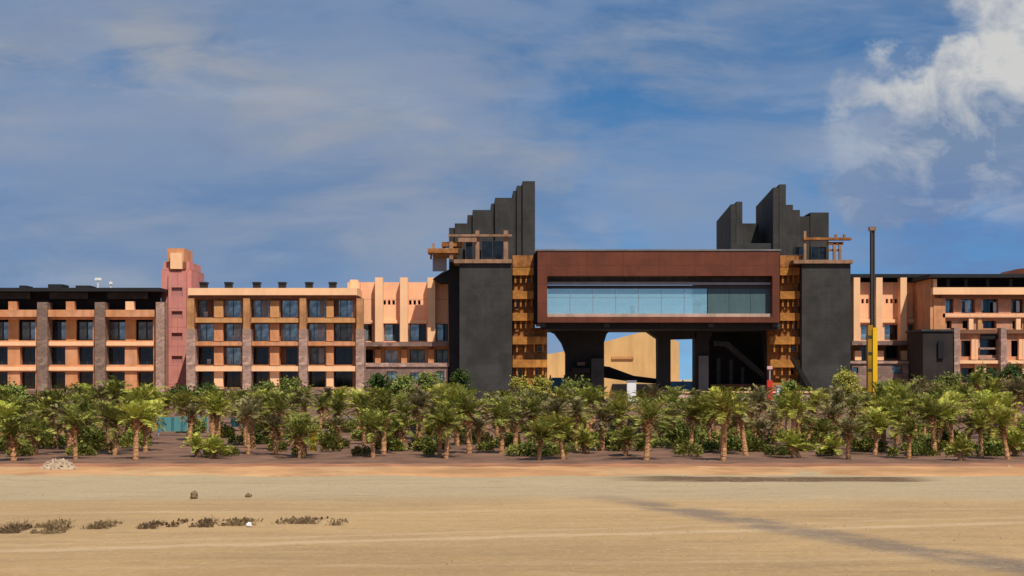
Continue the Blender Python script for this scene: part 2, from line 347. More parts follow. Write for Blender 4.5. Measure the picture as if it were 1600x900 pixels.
# ------------------------------------------------------------------ ground
def ground():
    def axis(lo, hi, step, far):
        a = [lo+i*step for i in range(int((hi-lo)/step)+1)]; e = []; d = step; p = a[-1]
        while p < far: d *= 1.35; p += d; e.append(p)
        g = []; d = step; p = a[0]
        while p > -far: d *= 1.35; p -= d; g.append(p)
        return g[::-1]+a+e
    xs = axis(-26, 26, .30, 6000); ys = axis(12, 52, .30, 7000)
    v = []; f = []
    for y in ys:
        for x in xs:
            near = 1 if (-40 < x < 40 and 5 < y < 60) else 0
            h = (noise.noise(Vector((x*.16, y*.35, 0)))*.05+noise.noise(Vector((x*.9, y*1.6, 3)))*.022+noise.noise(Vector((x*2.6, y*2.6, 9)))*.010)*near
            v.append((x, y, h-.03 if near else -.03))
    W = len(xs)
    for j in range(len(ys)-1):
        for i in range(W-1): f.append([j*W+i, j*W+i+1, (j+1)*W+i+1, (j+1)*W+i])
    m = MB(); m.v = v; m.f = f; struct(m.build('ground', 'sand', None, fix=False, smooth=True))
    # planted soil bed, real relief
    m = MB(); nx, ny = 160, 90
    for j in range(ny+1):
        for i in range(nx+1):
            x = -90+180*i/nx; y = 51.6+(175-51.6)*j/ny
            h = .05+(noise.noise(Vector((x*.5, y*.5, 2)))*.09+noise.noise(Vector((x*1.7, y*1.7, 5)))*.04)*min(1,max(0,(y-52.5)/6))
            if j == 0: h = -.1
            m.v.append((x, y, h))
    for j in range(ny):
        for i in range(nx): a = j*(nx+1)+i; m.f.append([a, a+1, a+nx+2, a+nx+1])
    struct(m.build('planting_soil', 'soil', None, fix=False, smooth=True))
    # orange earth lip between sand and soil
    m = MB(); nx = 300; prof = [(46.6,-.08),(47.1,-.01),(48.5,.015),(50.0,.03),(50.9,.04),(51.6,.04),(52.4,-.02)]
    for i in range(nx+1):
        x = -60+120*i/nx
        for (y, h) in prof: m.v.append((x, y+noise.noise(Vector((x*.35, y*.6, 1)))*.7+noise.noise(Vector((x*1.5, y, 1)))*.2, h+noise.noise(Vector((x*1.1, y*1.1, 4)))*.02*(h > 0)))
    k = len(prof)
    for i in range(nx):
        for j in range(k-1): a = i*k+j; m.f.append([a, a+k, a+k+1, a+1])
    struct(m.build('earth_lip', 'lip', None, smooth=True))
    m = MB(); nx = 300; prof = [(50.4,.00),(50.8,.05),(51.4,.08),(51.9,.08),(52.6,.0)]; k = len(prof)
    for i in range(nx+1):
        x = -60+120*i/nx
        for (y, h) in prof: m.v.append((x, y+noise.noise(Vector((x*.6, y*.6, 21)))*.5, h+noise.noise(Vector((x*1.6, y*1.1, 14)))*.025))
    for i in range(nx):
        for j in range(k-1): a = i*k+j; m.f.append([a, a+k, a+k+1, a+1])
    struct(m.build('earth_ridge', 'ridge', None, smooth=True))
    MB().box(-130, 140, 175.02, 300, -.35, .01).build('forecourt', 'palecon')['kind'] = 'structure'
ground()

# ------------------------------------------------------------------ hotel wings
def core(parent, p0, p1, q0, D, off, depth, mat='void', q1=640):
    MB().box(X(p0,D), X(p1,D), D+off, D+off+depth, -.2, Z(q0,D)).build('building_core', mat, parent)

# --- far left wing
DA = 189
A = thing('hotel_wing', 'orange hotel wing with black flat roof and stone pillars left of the pink tower', 'building', (X(80,DA), DA, 0))
mids = [-72, 21, 111, 204]; pil = [-118, -25, 66, 156]
pilb = pil+[250]
holes = []; win = []
for i, mx in enumerate(mids):
    l = pil[i]+9; r = pilb[i+1]-9
    if i == 3: r = 241
    L = (l+1.5, mx-9); Rr = (mx+10, r-1.5)
    for (a, b) in (L, Rr):
        for (c, d, kind) in ((542,570,'b'),(581,608,'b'),(616,640,'b')):
            holes.append((a,b,c,d)); win.append((a,b,c,d,kind))
    holes.append((l+2, r-2, 499, 532))
MBf = pfacade(-118, 252, 496, 640, holes, DA, 1.2); MBf.build('wall', 'orange', A)
core(A, -118, 250, 470, DA, 2.6, 14)
for (a,b,c,d,k) in win: window(A, a, b, c, d, DA, .95, 'gblack', 1)
for i, mx in enumerate(mids):                   # the glazed storey behind the gallery
    l = pil[i]+11; r = pilb[i+1]-11
    for (a, b) in ((l, mx-8), (mx+8, r)):
        h = (a+b)/2
        window(A, a, h, 502, 531, DA, 1.2, rng.choice(['gmid','gblack','gmid']), 0); window(A, h+.3, b, 502, 531, DA, 1.2, rng.choice(['gblue','gmid','gblue']), 0)
    MB().pb(mx-8, mx+8, 499, 533, DA+.9, .5).build('pier', 'ochre', A)
    MB().pb(mx-8, mx+5, 471, 486, DA-.3, .9).build('gallery_post', 'cream' if i == 3 else 'orange', A)
    MB().pb(l-2, r+2, 484, 495, DA-1.0, 1.5).build('balcony', 'orange', A)
    for q in (534, 573, 609): MB().pb(l-1, r+1, q, q+6, DA-.35, .34).build('ledge', 'cream' if q != 609 else 'mauve', A)
    MB().pb(l, r-8, 457, 467, DA+1.2, .4).build('attic_panel', 'attic', A)
for px in pil:
    w = 8
    MB().pb(px-w, px+w, 472, 660, DA-.9, 2.2).build('pillar', 'pillar', A)
MB().pb(-120, 250, 449.5, 455, DA-1.0, 16).build('roof', 'roof', A)
MB().pb(-118, 250, 455, 486, DA+1.9, .5).build('attic_wall', 'void', A)
for (a,b,c,m_) in ((75,97,444,'roof'),(30,40,446,'roof'),(118,140,446,'roof')): MB().pb(a,b,c,450,DA+4,3).build('roof_vent', m_, A)
for (px,q) in ((153,434),(173,440)):
    m = MB(); D = DA+3; m.tube((X(px,D),D,Z(450,D)),(X(px,D),D,Z(q+4,D)),.09); m.pb(px-5,px+5,q,q+4,D-.2,.4) if px == 153 else m.pb(px-2.5,px+2.5,q,q+4,D-.2,.4)  # small rooftop antenna: white head on a stub mast, gives no light
    tag(m.build('roof_antenna','white'), 'taller white antenna on a stub mast on the black roof' if px == 153 else 'smaller white antenna on the black roof nearest the pink tower', 'antenna', 'antennas on the black roof')

# --- pink stair tower
DP = 192
P = thing('stair_tower', 'tall pink tower with an orange cap between the two orange wings', 'tower', (X(276,DP), DP, 0))
MB().pb(252, 299, 421, 660, DP+.5, 8).build('side_shaft', 'pink', P)
MB().pb(255, 296, 409, 421, DP+.8, 7).build('shoulder', 'pink', P)
bands = [(268,285,449,463),(268,285,486,498),(268,285,520,532),(268,285,556,568)]
pfacade(263, 291, 424, 660, bands, DP, .6).build('wall', 'pink', P)
for bb in bands: MB().pb(*bb, DP+.3, .15).build('recess_panel', 'pinkd', P)
MB().pb(261, 288, 388, 409, DP+.3, 5).build('cap', 'orange', P)
MB().pb(266, 284, 395, 420, DP-.3, 1.0).build('cap_bracket', 'cream', P)
MB().pb(285, 290, 409, 420, DP+.3, .4).build('cap_vent', 'reveal', P)
MB().pb(243.5, 257, 472, 660, 187.7, 1.2).build('pillar', 'pillarl', A)

# --- wing between the pink tower and the salmon block
DB = 183
B = thing('hotel_wing', 'orange hotel wing of four storeys with six dark roof vents right of the pink tower', 'building', (X(425,DB), DB, 0))
cols_ = [(307,334),(349,376),(392,420),(438,465),(480,508),(521,551)]
rows = [(468,496),(505,533),(542,570),(580,605)]
holes = [(a,b,c,d) for a,b in cols_ for c,d in rows]
pfacade(293, 558, 462, 640, holes, DB, 1.1).build('wall', 'umber', B)
core(B, 292, 559, 462, DB, 1.5, 14)
for ri, (c,d) in enumerate(rows):
    for (a,b) in cols_:
        mt = rng.choice(['gblue','gmid','gblue']) if ri < 2 else (rng.choice(['gmid','gblack','gblue']) if ri == 2 else 'gblack')
        window(B, a, b, c, d, DB, .85, mt, rng.choice([1,2,1]))
        if rc.random() < .45 and ri < 3:
            cw = rc.uniform(4, 12); u0 = a+1.5 if rc.random() < .5 else b-1.5-cw
            MB().pb(u0, u0+cw, c+2, d-2, DB+.80, .03).build('curtain', rc.choice(['gpale','reveal','metal','attic']), B)
        if ri in (0,1,2) and rng.random() < .35:
            u = rng.uniform(a, b-6); MB().pb(u, u+6, d-9, d-1, DB+.75, .06).build('window_sheet', 'gpale', B)
for (a,b) in ((333.5,349.5),(421,437),(509,522)):
    MB().pb(a, b, 604, 615, DB-.4, .41).build('pier_foot', 'cream', B)
    for (q0,q1,mt) in ((470,496,'ochre'),(505,533,'orange'),(541,571,'orange'),(580,604,'cream')): MB().pb(a+1, b-1, q0, q1, DB-.5, .49).build('pier', mt, B)  # sunlight put into the pier colours: darker upper rows, pale lowest row
for (a,b) in ((305,378),(393,466),(481,555)):
    for q, h, mt in ((497,7,'ochre'),(534,6,'orange'),(572,8,'cream')): MB().pb(a, b, q, q+h, DB-1.1, 1.09).build('ledge', mt, B)
    MB().pb(a+1, b-1, 607, 640, DB-.6, .59).build('plinth', 'mauve', B)
for (a,b) in ((291,305),(379,392),(467,480),(556,569)):
    MB().pb(a+1, b-2, 466, 514, DB-1.25, 1.25).build('upper_pillar', 'umberl', B)
    MB().pb(a, b, 514, 660, DB-1.3, 2).build('pillar', 'pillarl', B)
MB().pb(294, 558, 450, 461, DB-1.4, 14).build('roof', 'cream', B)
MB().pb(296, 556, 461, 466, DB-.9, 1.6).build('roof_beam', 'reveal', B)
for i, px in enumerate((317,356,400,440,482,519)):
    m = MB(); m.pb(px-5, px+5, 443, 450, DB+1, 1.2); m.pb(px-6, px+6, 440.5, 443, DB+.9, 1.4)
    m.build('roof_vent', 'roof', B)

# --- salmon blocks either side of the dark towers
def fins(parent, D, fl, q0, q1, w=12, piers=True):
    for a in fl:
        MB().pb(a, a+w, q0, q1, D-1.4, 1.4).build('fin', 'cream', parent)
DC = 188
C_ = thing('hotel_block', 'salmon hotel block with three tall fins left of the charcoal tower', 'building', (X(625,DC), DC, 0))
hC = [(566,581,506,533),(600,624,506,533),(640,666,506,533),(682,700,506,533)]
hC2 = [(566,583,546,568),(600,622,546,568),(640,664,546,568),(681,700,546,568)]
small = [(a+dx, a+dx+4, 469, 476) for a in (597,637) for dx in (2,9,16)]
pfacade(556, 705, 441, 541, hC+small, DC, .7).build('wall', 'salmon', C_)
pfacade(556, 705, 541.2, 573, hC2, DC+.2, .7).build('wall', 'ochre', C_)
core(C_, 556, 705, 443, DC, 1.6, 14)
for k, h in enumerate(hC): hh=(h[0]+h[1])/2+2; window(C_, h[0], hh, h[2], h[3], DC, .5, 'gblue', 0); window(C_, hh+.4, h[1], h[2], h[3], DC, .6, 'gblack', 0)
for k, h in enumerate(hC2): window(C_, *h, DC, .7, ('gblack','gpale','gmid','gmid')[k], 1, ('frame','ochre','frame','frame')[k])
fins(C_, DC, (586,625,668), 433.5, 534)
for a in (547,): MB().pb(a, a+12, 437, 506, DC-1.5, 1.4).build('fin', 'cream', C_)
MB().pb(543, 562, 441, 452, DC-1.4, 8).build('parapet', 'salmon', C_)
MB().pb(580, 667, 500, 505, DC-.4, .39).build('ledge', 'cream', C_)
MB().pb(566, 705, 534.5, 541, DC-1.6, 1.6).build('balcony', 'mauve', C_)
for a in (586,627,669): MB().pb(a, a+9, 546, 568, DC-.6, .8).build('pier', 'orange', C_)
MB().pb(571, 702, 567, 573, DC-4.2, 4.3).build('terrace_slab', 'pillarl', C_)
pfacade(571, 700, 573, 660, [(604,620,580,595),(641,655,582,597),(682,694,580,596)], DC-4, 1).build('plinth', 'mauve', C_)
for h in ((604,620,580,595),(641,655,582,597),(682,694,580,596)): window(C_, *h, DC-4, .3, 'gblue', 1)

DD = 188
D_ = thing('hotel_block', 'salmon hotel block with fins under the black roof behind the yellow drilling rig', 'building', (X(1385,DD), DD, 0))
hD = [(1333,1341,507,531),(1345,1368,507,531),(1382,1404,507,531),(1419,1436,507,531)]
hD2 = [(1345,1360,540,565),(1384,1404,540,560),(1418,1434,540,562)]
sm = [(a+dx, a+dx+4, 467, 474) for a in (1344,1382) for dx in (2,9,16)]
pfacade(1331, 1462, 441, 534, hD+sm, DD, .7).build('wall', 'salmon', D_)
pfacade(1331, 1462, 534.2, 570, hD2, DD+.2, .7).build('wall', 'reveal', D_)
core(D_, 1331, 1462, 436, DD, 1.6, 14)
for h in hD: hh=(h[0]+h[1])/2; window(D_, h[0], hh, h[2], h[3], DD, .5, 'gblue', 0); window(D_, hh+.4, h[1], h[2], h[3], DD, .6, rng.choice(['gmid','gpale','gblack']), 0)
for h in hD2: window(D_, *h, DD, .7, 'gblack', 1)
fins(D_, DD, (1334,1369,1407), 433.6, 533, 10)
MB().pb(1342, 1436, 499, 504, DD-.4, .39).build('ledge', 'cream', D_)
MB().pb(1331, 1441, 532.5, 539, DD-1.6, 1.6).build('balcony', 'mauve', D_)
for a in (1336,1371,1409): MB().pb(a, a+10, 548, 563, DD-.6, .8).build('pier', 'cream', D_)
MB().pb(1329, 1436, 564, 568, DD-4.2, 4.3).build('terrace_slab', 'pillarl', D_)
pfacade(1331, 1433, 568, 660, [(1332,1341,574,583),(1394,1410,571,584)], DD-4, 1).build('plinth', 'mauve', D_)
for h in ((1332,1341,574,583),(1394,1410,571,584)): window(D_, *h, DD-4, .3, 'gblue', 0)
MB().pb(1326, 1452, 428, 433.5, DD-1.4, 18).build('roof', 'roof', D_)


# --- far right wing
DE = 180.5
E = thing('hotel_wing', 'unfinished orange hotel wing with mauve pillars at the right edge under the black roof', 'building', (X(1560,DE), DE, 0))
cE = [(1477,1490),(1502,1524),(1534,1560),(1580,1600),(1611,1634),(1654,1676)]
rE = [(467,489),(501,513),(532,557),(575,598)]
holes = []
r2 = random.Random(3)
for ri, (c,d) in enumerate(rE):
    for ci, (a,b) in enumerate(cE):
        if ri == 1: holes.append((a+2,b-3,c,d))
        elif ri == 2 and ci in (2,): holes.append((1531,1562,529,555))
        else: holes.append((a,b,c,d))
pfacade(1459, 1700, 460, 640, holes, DE, 1.1).build('wall', 'brick', E)
core(E, 1459, 1700, 455, DE, 1.6, 14)
for i, h in enumerate(holes): window(E, *h, DE, .95, r2.choice(['gmid','gblue','gblack','gmid']) if h[2] < 500 else ('gblack' if h[2] != 575 else r2.choice(['gblue','gblack'])), 1)
for (u,q) in ((1552,472),(1508,470),(1588,470),(1531,468)): MB().pb(u, u+5, q, q+17, DE+.35, .1).build('window_sheet', 'gpale', E)
MB().pb(1458, 1700, 449, 460, DE-1.4, 3).build('balcony', 'cream', E)
MB().box(X(1452,DE),X(1459,DE)-.01,DE-.4,DE+9,-.2,Z(436,DE)).build('side_wall', 'orange', E)
MB().pb(1470, 1700, 461, 466, DE-.6, .6).build('balcony_beam', 'reveal', E)
MB().pb(1473, 1700, 490, 496, DE-.5, .5).build('ledge', 'salmon', E)
for (a,b) in ((1500,1564),(1574,1637),(1647,1700)):
    MB().pb(a, b, 515, 521, DE-.5, .49).build('ledge', 'reveal', E); MB().pb(a, b, 563, 568, DE-.9, .89).build('ledge', 'cream', E)
    MB().pb(a+14, a+21, 498, 515, DE-.5, .49).build('pier', 'cream', E); MB().pb(a+28, a+34, 496, 515, DE-.3, .3).build('pier', 'ochre', E)
    MB().pb(a+18, a+28, 530, 562, DE-.5, .49).build('pier', 'salmon', E); MB().pb(a+24, a+41, 568, 584, DE-.5, .49).build('pier', 'cream', E)
for (a,b) in ((1503,1560),(1576,1634)):
    for q in (543,559): MB().pb(a+28, b, q, q+3, DE-.45, .4).build('balcony_rail', 'pillarl', E)
    MB().pb(a+30, b, 523, 530, DE-.3, .29).build('lintel', 'void', E)
for (a,b) in ((1491,1500),(1564,1573),(1637,1646)): MB().pb(a, b, 512, 660, DE-1.4, 2).build('pillar', 'pillarl', E)
for a in (1459,1479,1507,1541,1577,1610,1650): MB().pb(a, a+5, 436, 449, DE-.2 if a>1460 else DE-1, .5).build('gallery_post', 'attic' if a > 1460 else 'cream', E)
MB().pb(1452.5, 1700, 428, 433.5, DE-2, 18).build('roof', 'roof', E)
MB().pb(1462, 1700, 434, 450, DE+1.2, .4).build('attic_wall', 'void', E)
MB().pb(1459, 1477, 466, 515, DE-.5, .49).build('corner_pier', 'orange', E)
m = MB(); m.elev([(1577,428),(1586,421),(1600,419),(1660,419),(1672,428)], DE+5, 5); m.build('roof_hatch', 'rust', E)
K_ = thing('basalt_block', 'low black stone block between salmon block and right edge wing', 'building', (X(1465,180), 180, 0))
MB().pb(1442, 1489, 517, 660, 177.5, 7).build('wall', 'basaltk', K_)
MB().pb(1440, 1491, 514.5, 517.5, 177.3, 7.4).build('parapet', 'attic', K_)
MB().pb(1466, 1475, 533, 560, 177.2, .28).build('door_panel', 'black', K_)

# ------------------------------------------------------------------ charcoal towers
def fin_prism(parent, a, b, top, D, depth, chamf, drop, bot=620, mat='basalt'):
    # oblique left flank, flat front
    x0, xc, x1 = X(a,D), X(a+chamf,D), X(b,D); z = Z(top,D); zl = Z(top+drop,D)
    m = MB(); m.plan([(x0,D+5),(xc,D),(x1,D),(x1,D+depth),(x0,D+depth)], max(-.2,Z(bot,D)), [zl,z,z,z,zl]); m.build('stepped_fin', mat, parent)
DT = 180
T = thing('charcoal_tower', 'charcoal tower with fins stepping up to the right, left of the rust bridge', 'tower', (X(760,DT), DT, 0))
MB().pb(718, 800, 411, 660, DT, 10).build('front_slab', 'basalt', T)
m = MB(); m.elev([(700,425),(709,413),(722,411),(722,640),(703,640)], DT+4, 8); m.build('side_block', 'basaltd', T)
m = MB(); m.elev([(676,436),(690,426),(702,421),(702,440),(688,442)], DT+4.5, 5); m.build('side_corbel', 'basaltd', T)
def steps(parent, segs, D, dd, depth, bot):
    """one stepped wall piece: a single mesh of butted slabs, each a touch deeper or shallower"""
    for (a, b, top, off) in segs:
        fin_prism(parent, a, b, top, D+off, depth-off, min(2.5,(b-a)*.3), 3, bot)
steps(T, [(699,710,356,.9),(708,731,349,.6)], DT+3.6, 0, 9, 440)
steps(T, [(728,738,336,.8),(736,768,328,.45)], DT+3.5, 0, 9, 440)
steps(T, [(765,773,318,.75),(771,802,309,.3)], DT+3.4, 0, 9, 440)
steps(T, [(799.5,807,298,.7),(805,816,290,.35),(814,836,283,0)], DT+3.1, 0, 10, 640)
window(T, 752, 787, 376, 404, DT+3.1, 0, 'gblack', 1); window(T, 727, 739, 376, 404, DT+3.4, 0, 'gblack', 0)

def gold(name_label, p0, p1, p0b, p1b, D):
    g = thing('stair_bay', name_label, 'stairwell', (X((p0+p1)/2,D), D, 0))
    MB().pb(p0, p1, 404, 660, D+.9, 3).build('core_wall', 'bronze', g)
    MB().pb(p0b, p1b, 512, 660, D+1.2, 2.6).build('lower_wall', 'bronze', g)
    r = random.Random(int(p0))
    for i, q in enumerate((418, 455, 489, 526, 562, 598)):
        a, b = (p0b, p1b) if q > 510 else (p0, p1)
        MB().pb(a, b, q, q+12, D, 1.1).build('balcony', 'gold', g)
        if q < 590:
            for k in range(4): MB().pb(a+(b-a)*(k+.5)/4-1.3, a+(b-a)*(k+.5)/4+1.3, q+12, q+24, D+.3, .3).build('screen_post', 'gold', g)
        for k in range(2):
            u = a+(b-a)*(.06+.5*k+.14*r.random()); window(g, u, u+(b-a)*.2, q+r.choice([14,17]), q+r.choice([24,29]), D+.7, 0, 'gblack' if r.random() < .5 else 'bronze', 0, 'bronze')
    MB().pb(p0, p1, 399, 417, D+.5, 2.3).build('head_panel', 'bronze', g)
    return g
gold('gold brown stairwell bay left of the rust bridge, against the charcoal tower', 801, 835, 801, 855, 181.4)
g2 = gold('gold brown stairwell bay right of the rust bridge, beside the right charcoal slab', 1219, 1252, 1204, 1252, 181.4)
m = MB(); m.elev([(1236,560),(1240,558),(1278,618),(1270,622)], 179.6, .8)
tag(m.build('stair_rail', 'void'), 'black slanting handrail at the foot of the right gold stairwell', 'handrail')

T2 = thing('charcoal_tower', 'charcoal tower with two tall chimneys and a gap between, right of the rust bridge', 'tower', (X(1290,DT), DT, 0))
MB().pb(1253, 1329, 412, 660, DT, 10).build('front_slab', 'basalt', T2)
m = MB()
def deepbox(a, b, top, D, depth, bot, name='stepped_fin', notch=0):
    z = Z(top, D); x0, x1 = X(a,D), X(b,D)
    mm = MB(); mm.plan([(x0,D),(x1,D),(x1,D+depth),(x0,D+depth)], max(-.2,Z(bot,D)), [z, z, z-notch*.3, z-notch]); return mm.build(name, 'basalt', T2)
deepbox(1142, 1151, 319, DT+4.1, 13, 440, 'stepped_fin', .8); deepbox(1150.5, 1160, 315, DT+4, 8, 440, 'stepped_fin', .3); deepbox(1150, 1186, 349, DT+9, 8, 440)
deepbox(1208, 1218, 293, DT+3.5, 13, 640, 'stepped_fin', .9); deepbox(1217.5, 1228, 288, DT+3.4, 8, 640, 'stepped_fin', .3)
deepbox(1227, 1239, 320, DT+3.55, 12, 640); deepbox(1238.5, 1250, 328, DT+3.7, 12, 640); deepbox(1249, 1269, 338, DT+3.8, 10, 440); deepbox(1266, 1295, 332, DT+3.65, 10, 440)
deepbox(1142, 1212, 380, DT+3.9, 3, 440, 'parapet')
window(T2, 1267, 1292, 385, 406, DT+3.5, 0, 'gblack', 1); window(T2, 1240, 1256, 385, 399, DT+3.4, 0, 'gblack', 0)

def beam(m, a, b, q0, q1, D, d=.35): m.pb(a, b, q0, q1, D, d)
pg = thing('pergola', 'timber pergola on top of the left charcoal slab with a ledge jutting left', 'pergola', (X(750,DT), DT, Z(411,DT)))
m = MB(); beam(m, 700, 800, 366, 369.5, DT+.4, .4); beam(m, 716, 745, 371, 378, DT+.5, .3); m.build('top_beam', 'timber', pg)
m = MB(); beam(m, 709, 800, 405, 411, DT-.4, 4.4); m.build('floor_beam', 'timber', pg)
for a, b in ((702,708),(743,749),(787,794)): MB().pb(a, b, 360 if a > 705 else 372, 405, DT+.8, .5).build('post', 'timber', pg)
m = MB(); m.pb(668, 716, 388, 395, DT+.6, 3); m.pb(676, 712, 395, 401, DT+1, 2.4); m.pb(690, 722, 378, 385, DT+.9, 2); m.build('jutting_ledge', 'bronze', pg)
m = MB(); m.pb(676, 698, 403, 424, DT+3, .15); m.build('mesh_screen', 'metal', pg)
m = MB(); m.pb(675, 679, 380, 388, DT+1.5, .3); m.pb(692, 696, 380, 388, DT+1.5, .3); m.pb(672, 675, 395, 405, DT+1.5, .3); m.build('ledge_stub', 'timber', pg)
pg = thing('pergola', 'timber pergola on top of the right charcoal slab with beams jutting right', 'pergola', (X(1290,DT), DT, Z(411,DT)))
m = MB(); beam(m, 1240, 1333, 406, 411.5, DT-.4, 4.4); m.build('floor_beam', 'timber', pg)
m = MB(); beam(m, 1256, 1331, 371, 374.5, DT+.6, 1.2); beam(m, 1294, 1318, 378, 382, DT+.9, .8); beam(m, 1294, 1314, 389, 392, DT+1.2, .5); m.build('top_beam', 'bronze', pg)
for a in (1256,1302,1311): MB().pb(a, a+4, 361 if a < 1300 else 380, 406, DT+.9, .4).build('post', 'timber', pg)
for a in (1305,1318): MB().pb(a, a+3.5, 366, 372, DT+.9, .4).build('beam_stub', 'timber', pg)

# ------------------------------------------------------------------ rust bridge with glazed gallery
DBr = 178.6
br = thing('sky_bridge', 'rust red box bridge with a long blue glazed gallery spanning the two charcoal towers', 'bridge', (X(1028,DBr), DBr, Z(505,DBr)))
LZ = lambda q: Z(q,DBr)
facade(X(840,DBr), X(1218,DBr), LZ(504), LZ(392), [(X(855,DBr),X(1207,DBr),LZ(495),LZ(431))], DBr, 1.8).build('wall', 'rust', br)
yb = DBr+1.8; ye = DBr+14
m = MB(); m.box(X(840,DBr),X(1218,DBr),yb,ye,LZ(431),LZ(394)); m.build('roof_box', 'rust', br)
m = MB(); m.box(X(840,DBr),X(1218,DBr),yb,ye,LZ(504),LZ(495.5)); m.build('floor_box', 'rust', br)
m = MB(); m.box(X(840,DBr),X(852,DBr),yb,ye,LZ(495.5),LZ(431)); m.build('end_wall', 'rust', br)
m = MB(); m.box(X(1208,DBr),X(1218,DBr),yb,ye,LZ(495.5),LZ(431)); m.build('end_wall', 'rust', br)
m = MB(); m.box(X(1104,DBr),X(1208,DBr),yb+1.0,ye-.1,LZ(495.5),LZ(431)); m.build('inner_room', 'attic', br)
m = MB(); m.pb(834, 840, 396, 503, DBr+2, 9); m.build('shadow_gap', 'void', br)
m = MB(); m.pb(855, 1207, 433, 440, DBr+1.3, .3); m.build('blind_box', 'attic', br)
m = MB(); m.pb(855, 1204, 441, 445, DBr+1.0, .3); m.build('light_rail', 'metal', br)
m = MB(); m.pb(855, 1207, 446, 451, DBr+1.35, .2); m.build('head_frame', 'frame', br)
m = MB(); m.pb(855.3, 1206.7, 490, 495, DBr+.5, 1.2); m.build('sill', 'palecon', br)
m = MB(); m.box(X(837,DBr),X(1220,DBr),DBr-.1,ye+.1,LZ(392),LZ(389.5)); m.build('coping', 'concrete', br)
def clear_glass(name, tint, glossy):
    mt = bpy.data.materials.new(name); mt.use_nodes = True; nt = mt.node_tree; nt.nodes.clear(); n = N(nt)
    out = n.node('ShaderNodeOutputMaterial'); t0 = n.node('ShaderNodeBsdfTransparent'); t0.inputs[0].default_value = tint+(1,)
    df = n.node('ShaderNodeBsdfTranslucent'); df.inputs[0].default_value = (.58,.90,1.0,1); d2 = n.node('ShaderNodeBsdfDiffuse'); d2.inputs[0].default_value = (.50,.80,.95,1)
    m2 = n.node('ShaderNodeMixShader'); n.l.new(df.outputs[0], m2.inputs[1]); n.l.new(d2.outputs[0], m2.inputs[2]); t = n.node('ShaderNodeMixShader')
    o_ = n.node('ShaderNodeTexCoord').outputs['Object']; n.put(t.inputs[0], n.add(.40, n.mul(n.ss(n.noise(n.scale(o_, .35, 1, 1.2), 1.0, 4), .4, .65), .14)))
    n.l.new(t0.outputs[0], t.inputs[1]); n.l.new(m2.outputs[0], t.inputs[2])
    g = n.node('ShaderNodeBsdfGlossy'); g.inputs[0].default_value = (.75,.95,1,1); g.inputs['Roughness'].default_value = .04
    ms = n.node('ShaderNodeMixShader'); ms.inputs[0].default_value = glossy
    n.l.new(t.outputs[0], ms.inputs[1]); n.l.new(g.outputs[0], ms.inputs[2]); n.l.new(ms.outputs[0], out.inputs[0]); return mt
M['bridge'] = clear_glass('bridge_glass', (.95, 1.0, .92), .16)
M['bridged'] = plaster('grey_teal_film', (.075, .125, .135), .14, sc=.15, rough=.35)
px = [855+ i*(1105-855)/7 for i in range(8)]
for i in range(7):
    MB().pb(px[i]+.8, px[i+1]-.4, 451, 490, DBr+1.42, .04).build('glazing', 'bridge', br)
    if i: MB().pb(px[i]-.3, px[i]+.35, 451, 490, DBr+1.38, .12).build('mullion', 'metal', br)
px = [1106+i*(1206-1106)/3 for i in range(4)]
for i in range(3): MB().pb(px[i], px[i+1]-.5, 446, 490, DBr+1.42, .04).build('glazing', 'bridged', br)
m = MB(); m.pb(856, 1104, 464, 466, DBr+12, .2); m.build('back_rail', 'metal', br)
m = MB(); m.pb(1080, 1104, 459, 463, DBr+2.5, .5); m.pb(1096,1104,470,490,DBr+2.5,.5); m.build('inner_rail', 'teal', br)
m = MB(); m.pb(985, 992, 478, 490, DBr+8, .5); m.build('inner_plinth', 'metal', br)
# supports
MB().box(X(846,186),X(1206,186),DBr+1.2,DBr+13.5,Z(517,186),LZ(504.5)).build('under_beam', 'basaltd', br)
for a in (844,944,1107,1208): MB().pb(a, a+9, 504.6, 511, DBr+.6, 1.2).build('bearing', 'dconcrete', br)
DS = 188
sp = thing('bridge_pier', 'wide black pier flaring at its top under the left half of the rust bridge', 'pier', (X(915,DS), DS, 0))
MB().elev([(857,515),(858,517),(867,521),(878,536),(884,552),(884,660),(944,660),(944,535),(948,522),(953,517),(953,515)], DS, 3).build('shaft', 'basaltd', sp)
MB().pb(924, 944, 560, 640, DS-1, .9).build('cladding', 'dconcrete', sp)
MB().pb(893, 922, 575, 582, DS-2, 1.9).build('ledge', 'void', sp)
MB().pb(902, 914, 566, 571, DS-.6, .5).build('orange_block', 'timber', sp)  # small orange-brown block on the pier face
sp = thing('bridge_pier', 'slender black pier in the middle of the opening under the rust bridge', 'pier', (X(1038,DS), DS, 0))
MB().elev([(1011,515),(1012,518),(1028,529),(1029,660),(1048,660),(1048,530),(1088,529),(1088,515)], DS, 3).build('shaft', 'basaltd', sp)
sp = thing('entrance_hall', 'dark recessed hall with stairs below the right end of the rust bridge', 'building', (X(1145,DS), DS, 0))
MB().elev([(1086,515),(1086,660),(1108,660),(1108,532),(1116,516)], DS, 3).build('pier', 'basaltd', sp)
MB().pb(1092, 1107, 556, 612, DS-.6, .59).build('cladding', 'concrete', sp)
MB().pb(1108, 1204, 516, 660, DS+5, 1).build('back_wall', 'basaltd', sp)
m = MB(); m.elev([(1118,533),(1138,534),(1203,590),(1196,594),(1135,541),(1118,540)], DS+1.5, 1.5); m.build('stair_flight', 'dconcrete', sp)
for a, q in ((1121,560),(1140,562),(1158,574)): MB().pb(a, a+5, q, 640, DS+3, .6).build('column', 'dconcrete', sp)
MB().pb(1110, 1200, 600, 613, DS+2, .5).build('parapet', 'reveal', sp)
m = MB(); m.elev([(944,572),(952,573),(990,587),(1030,592),(1030,600),(990,597),(944,590)], DS+4, 2)
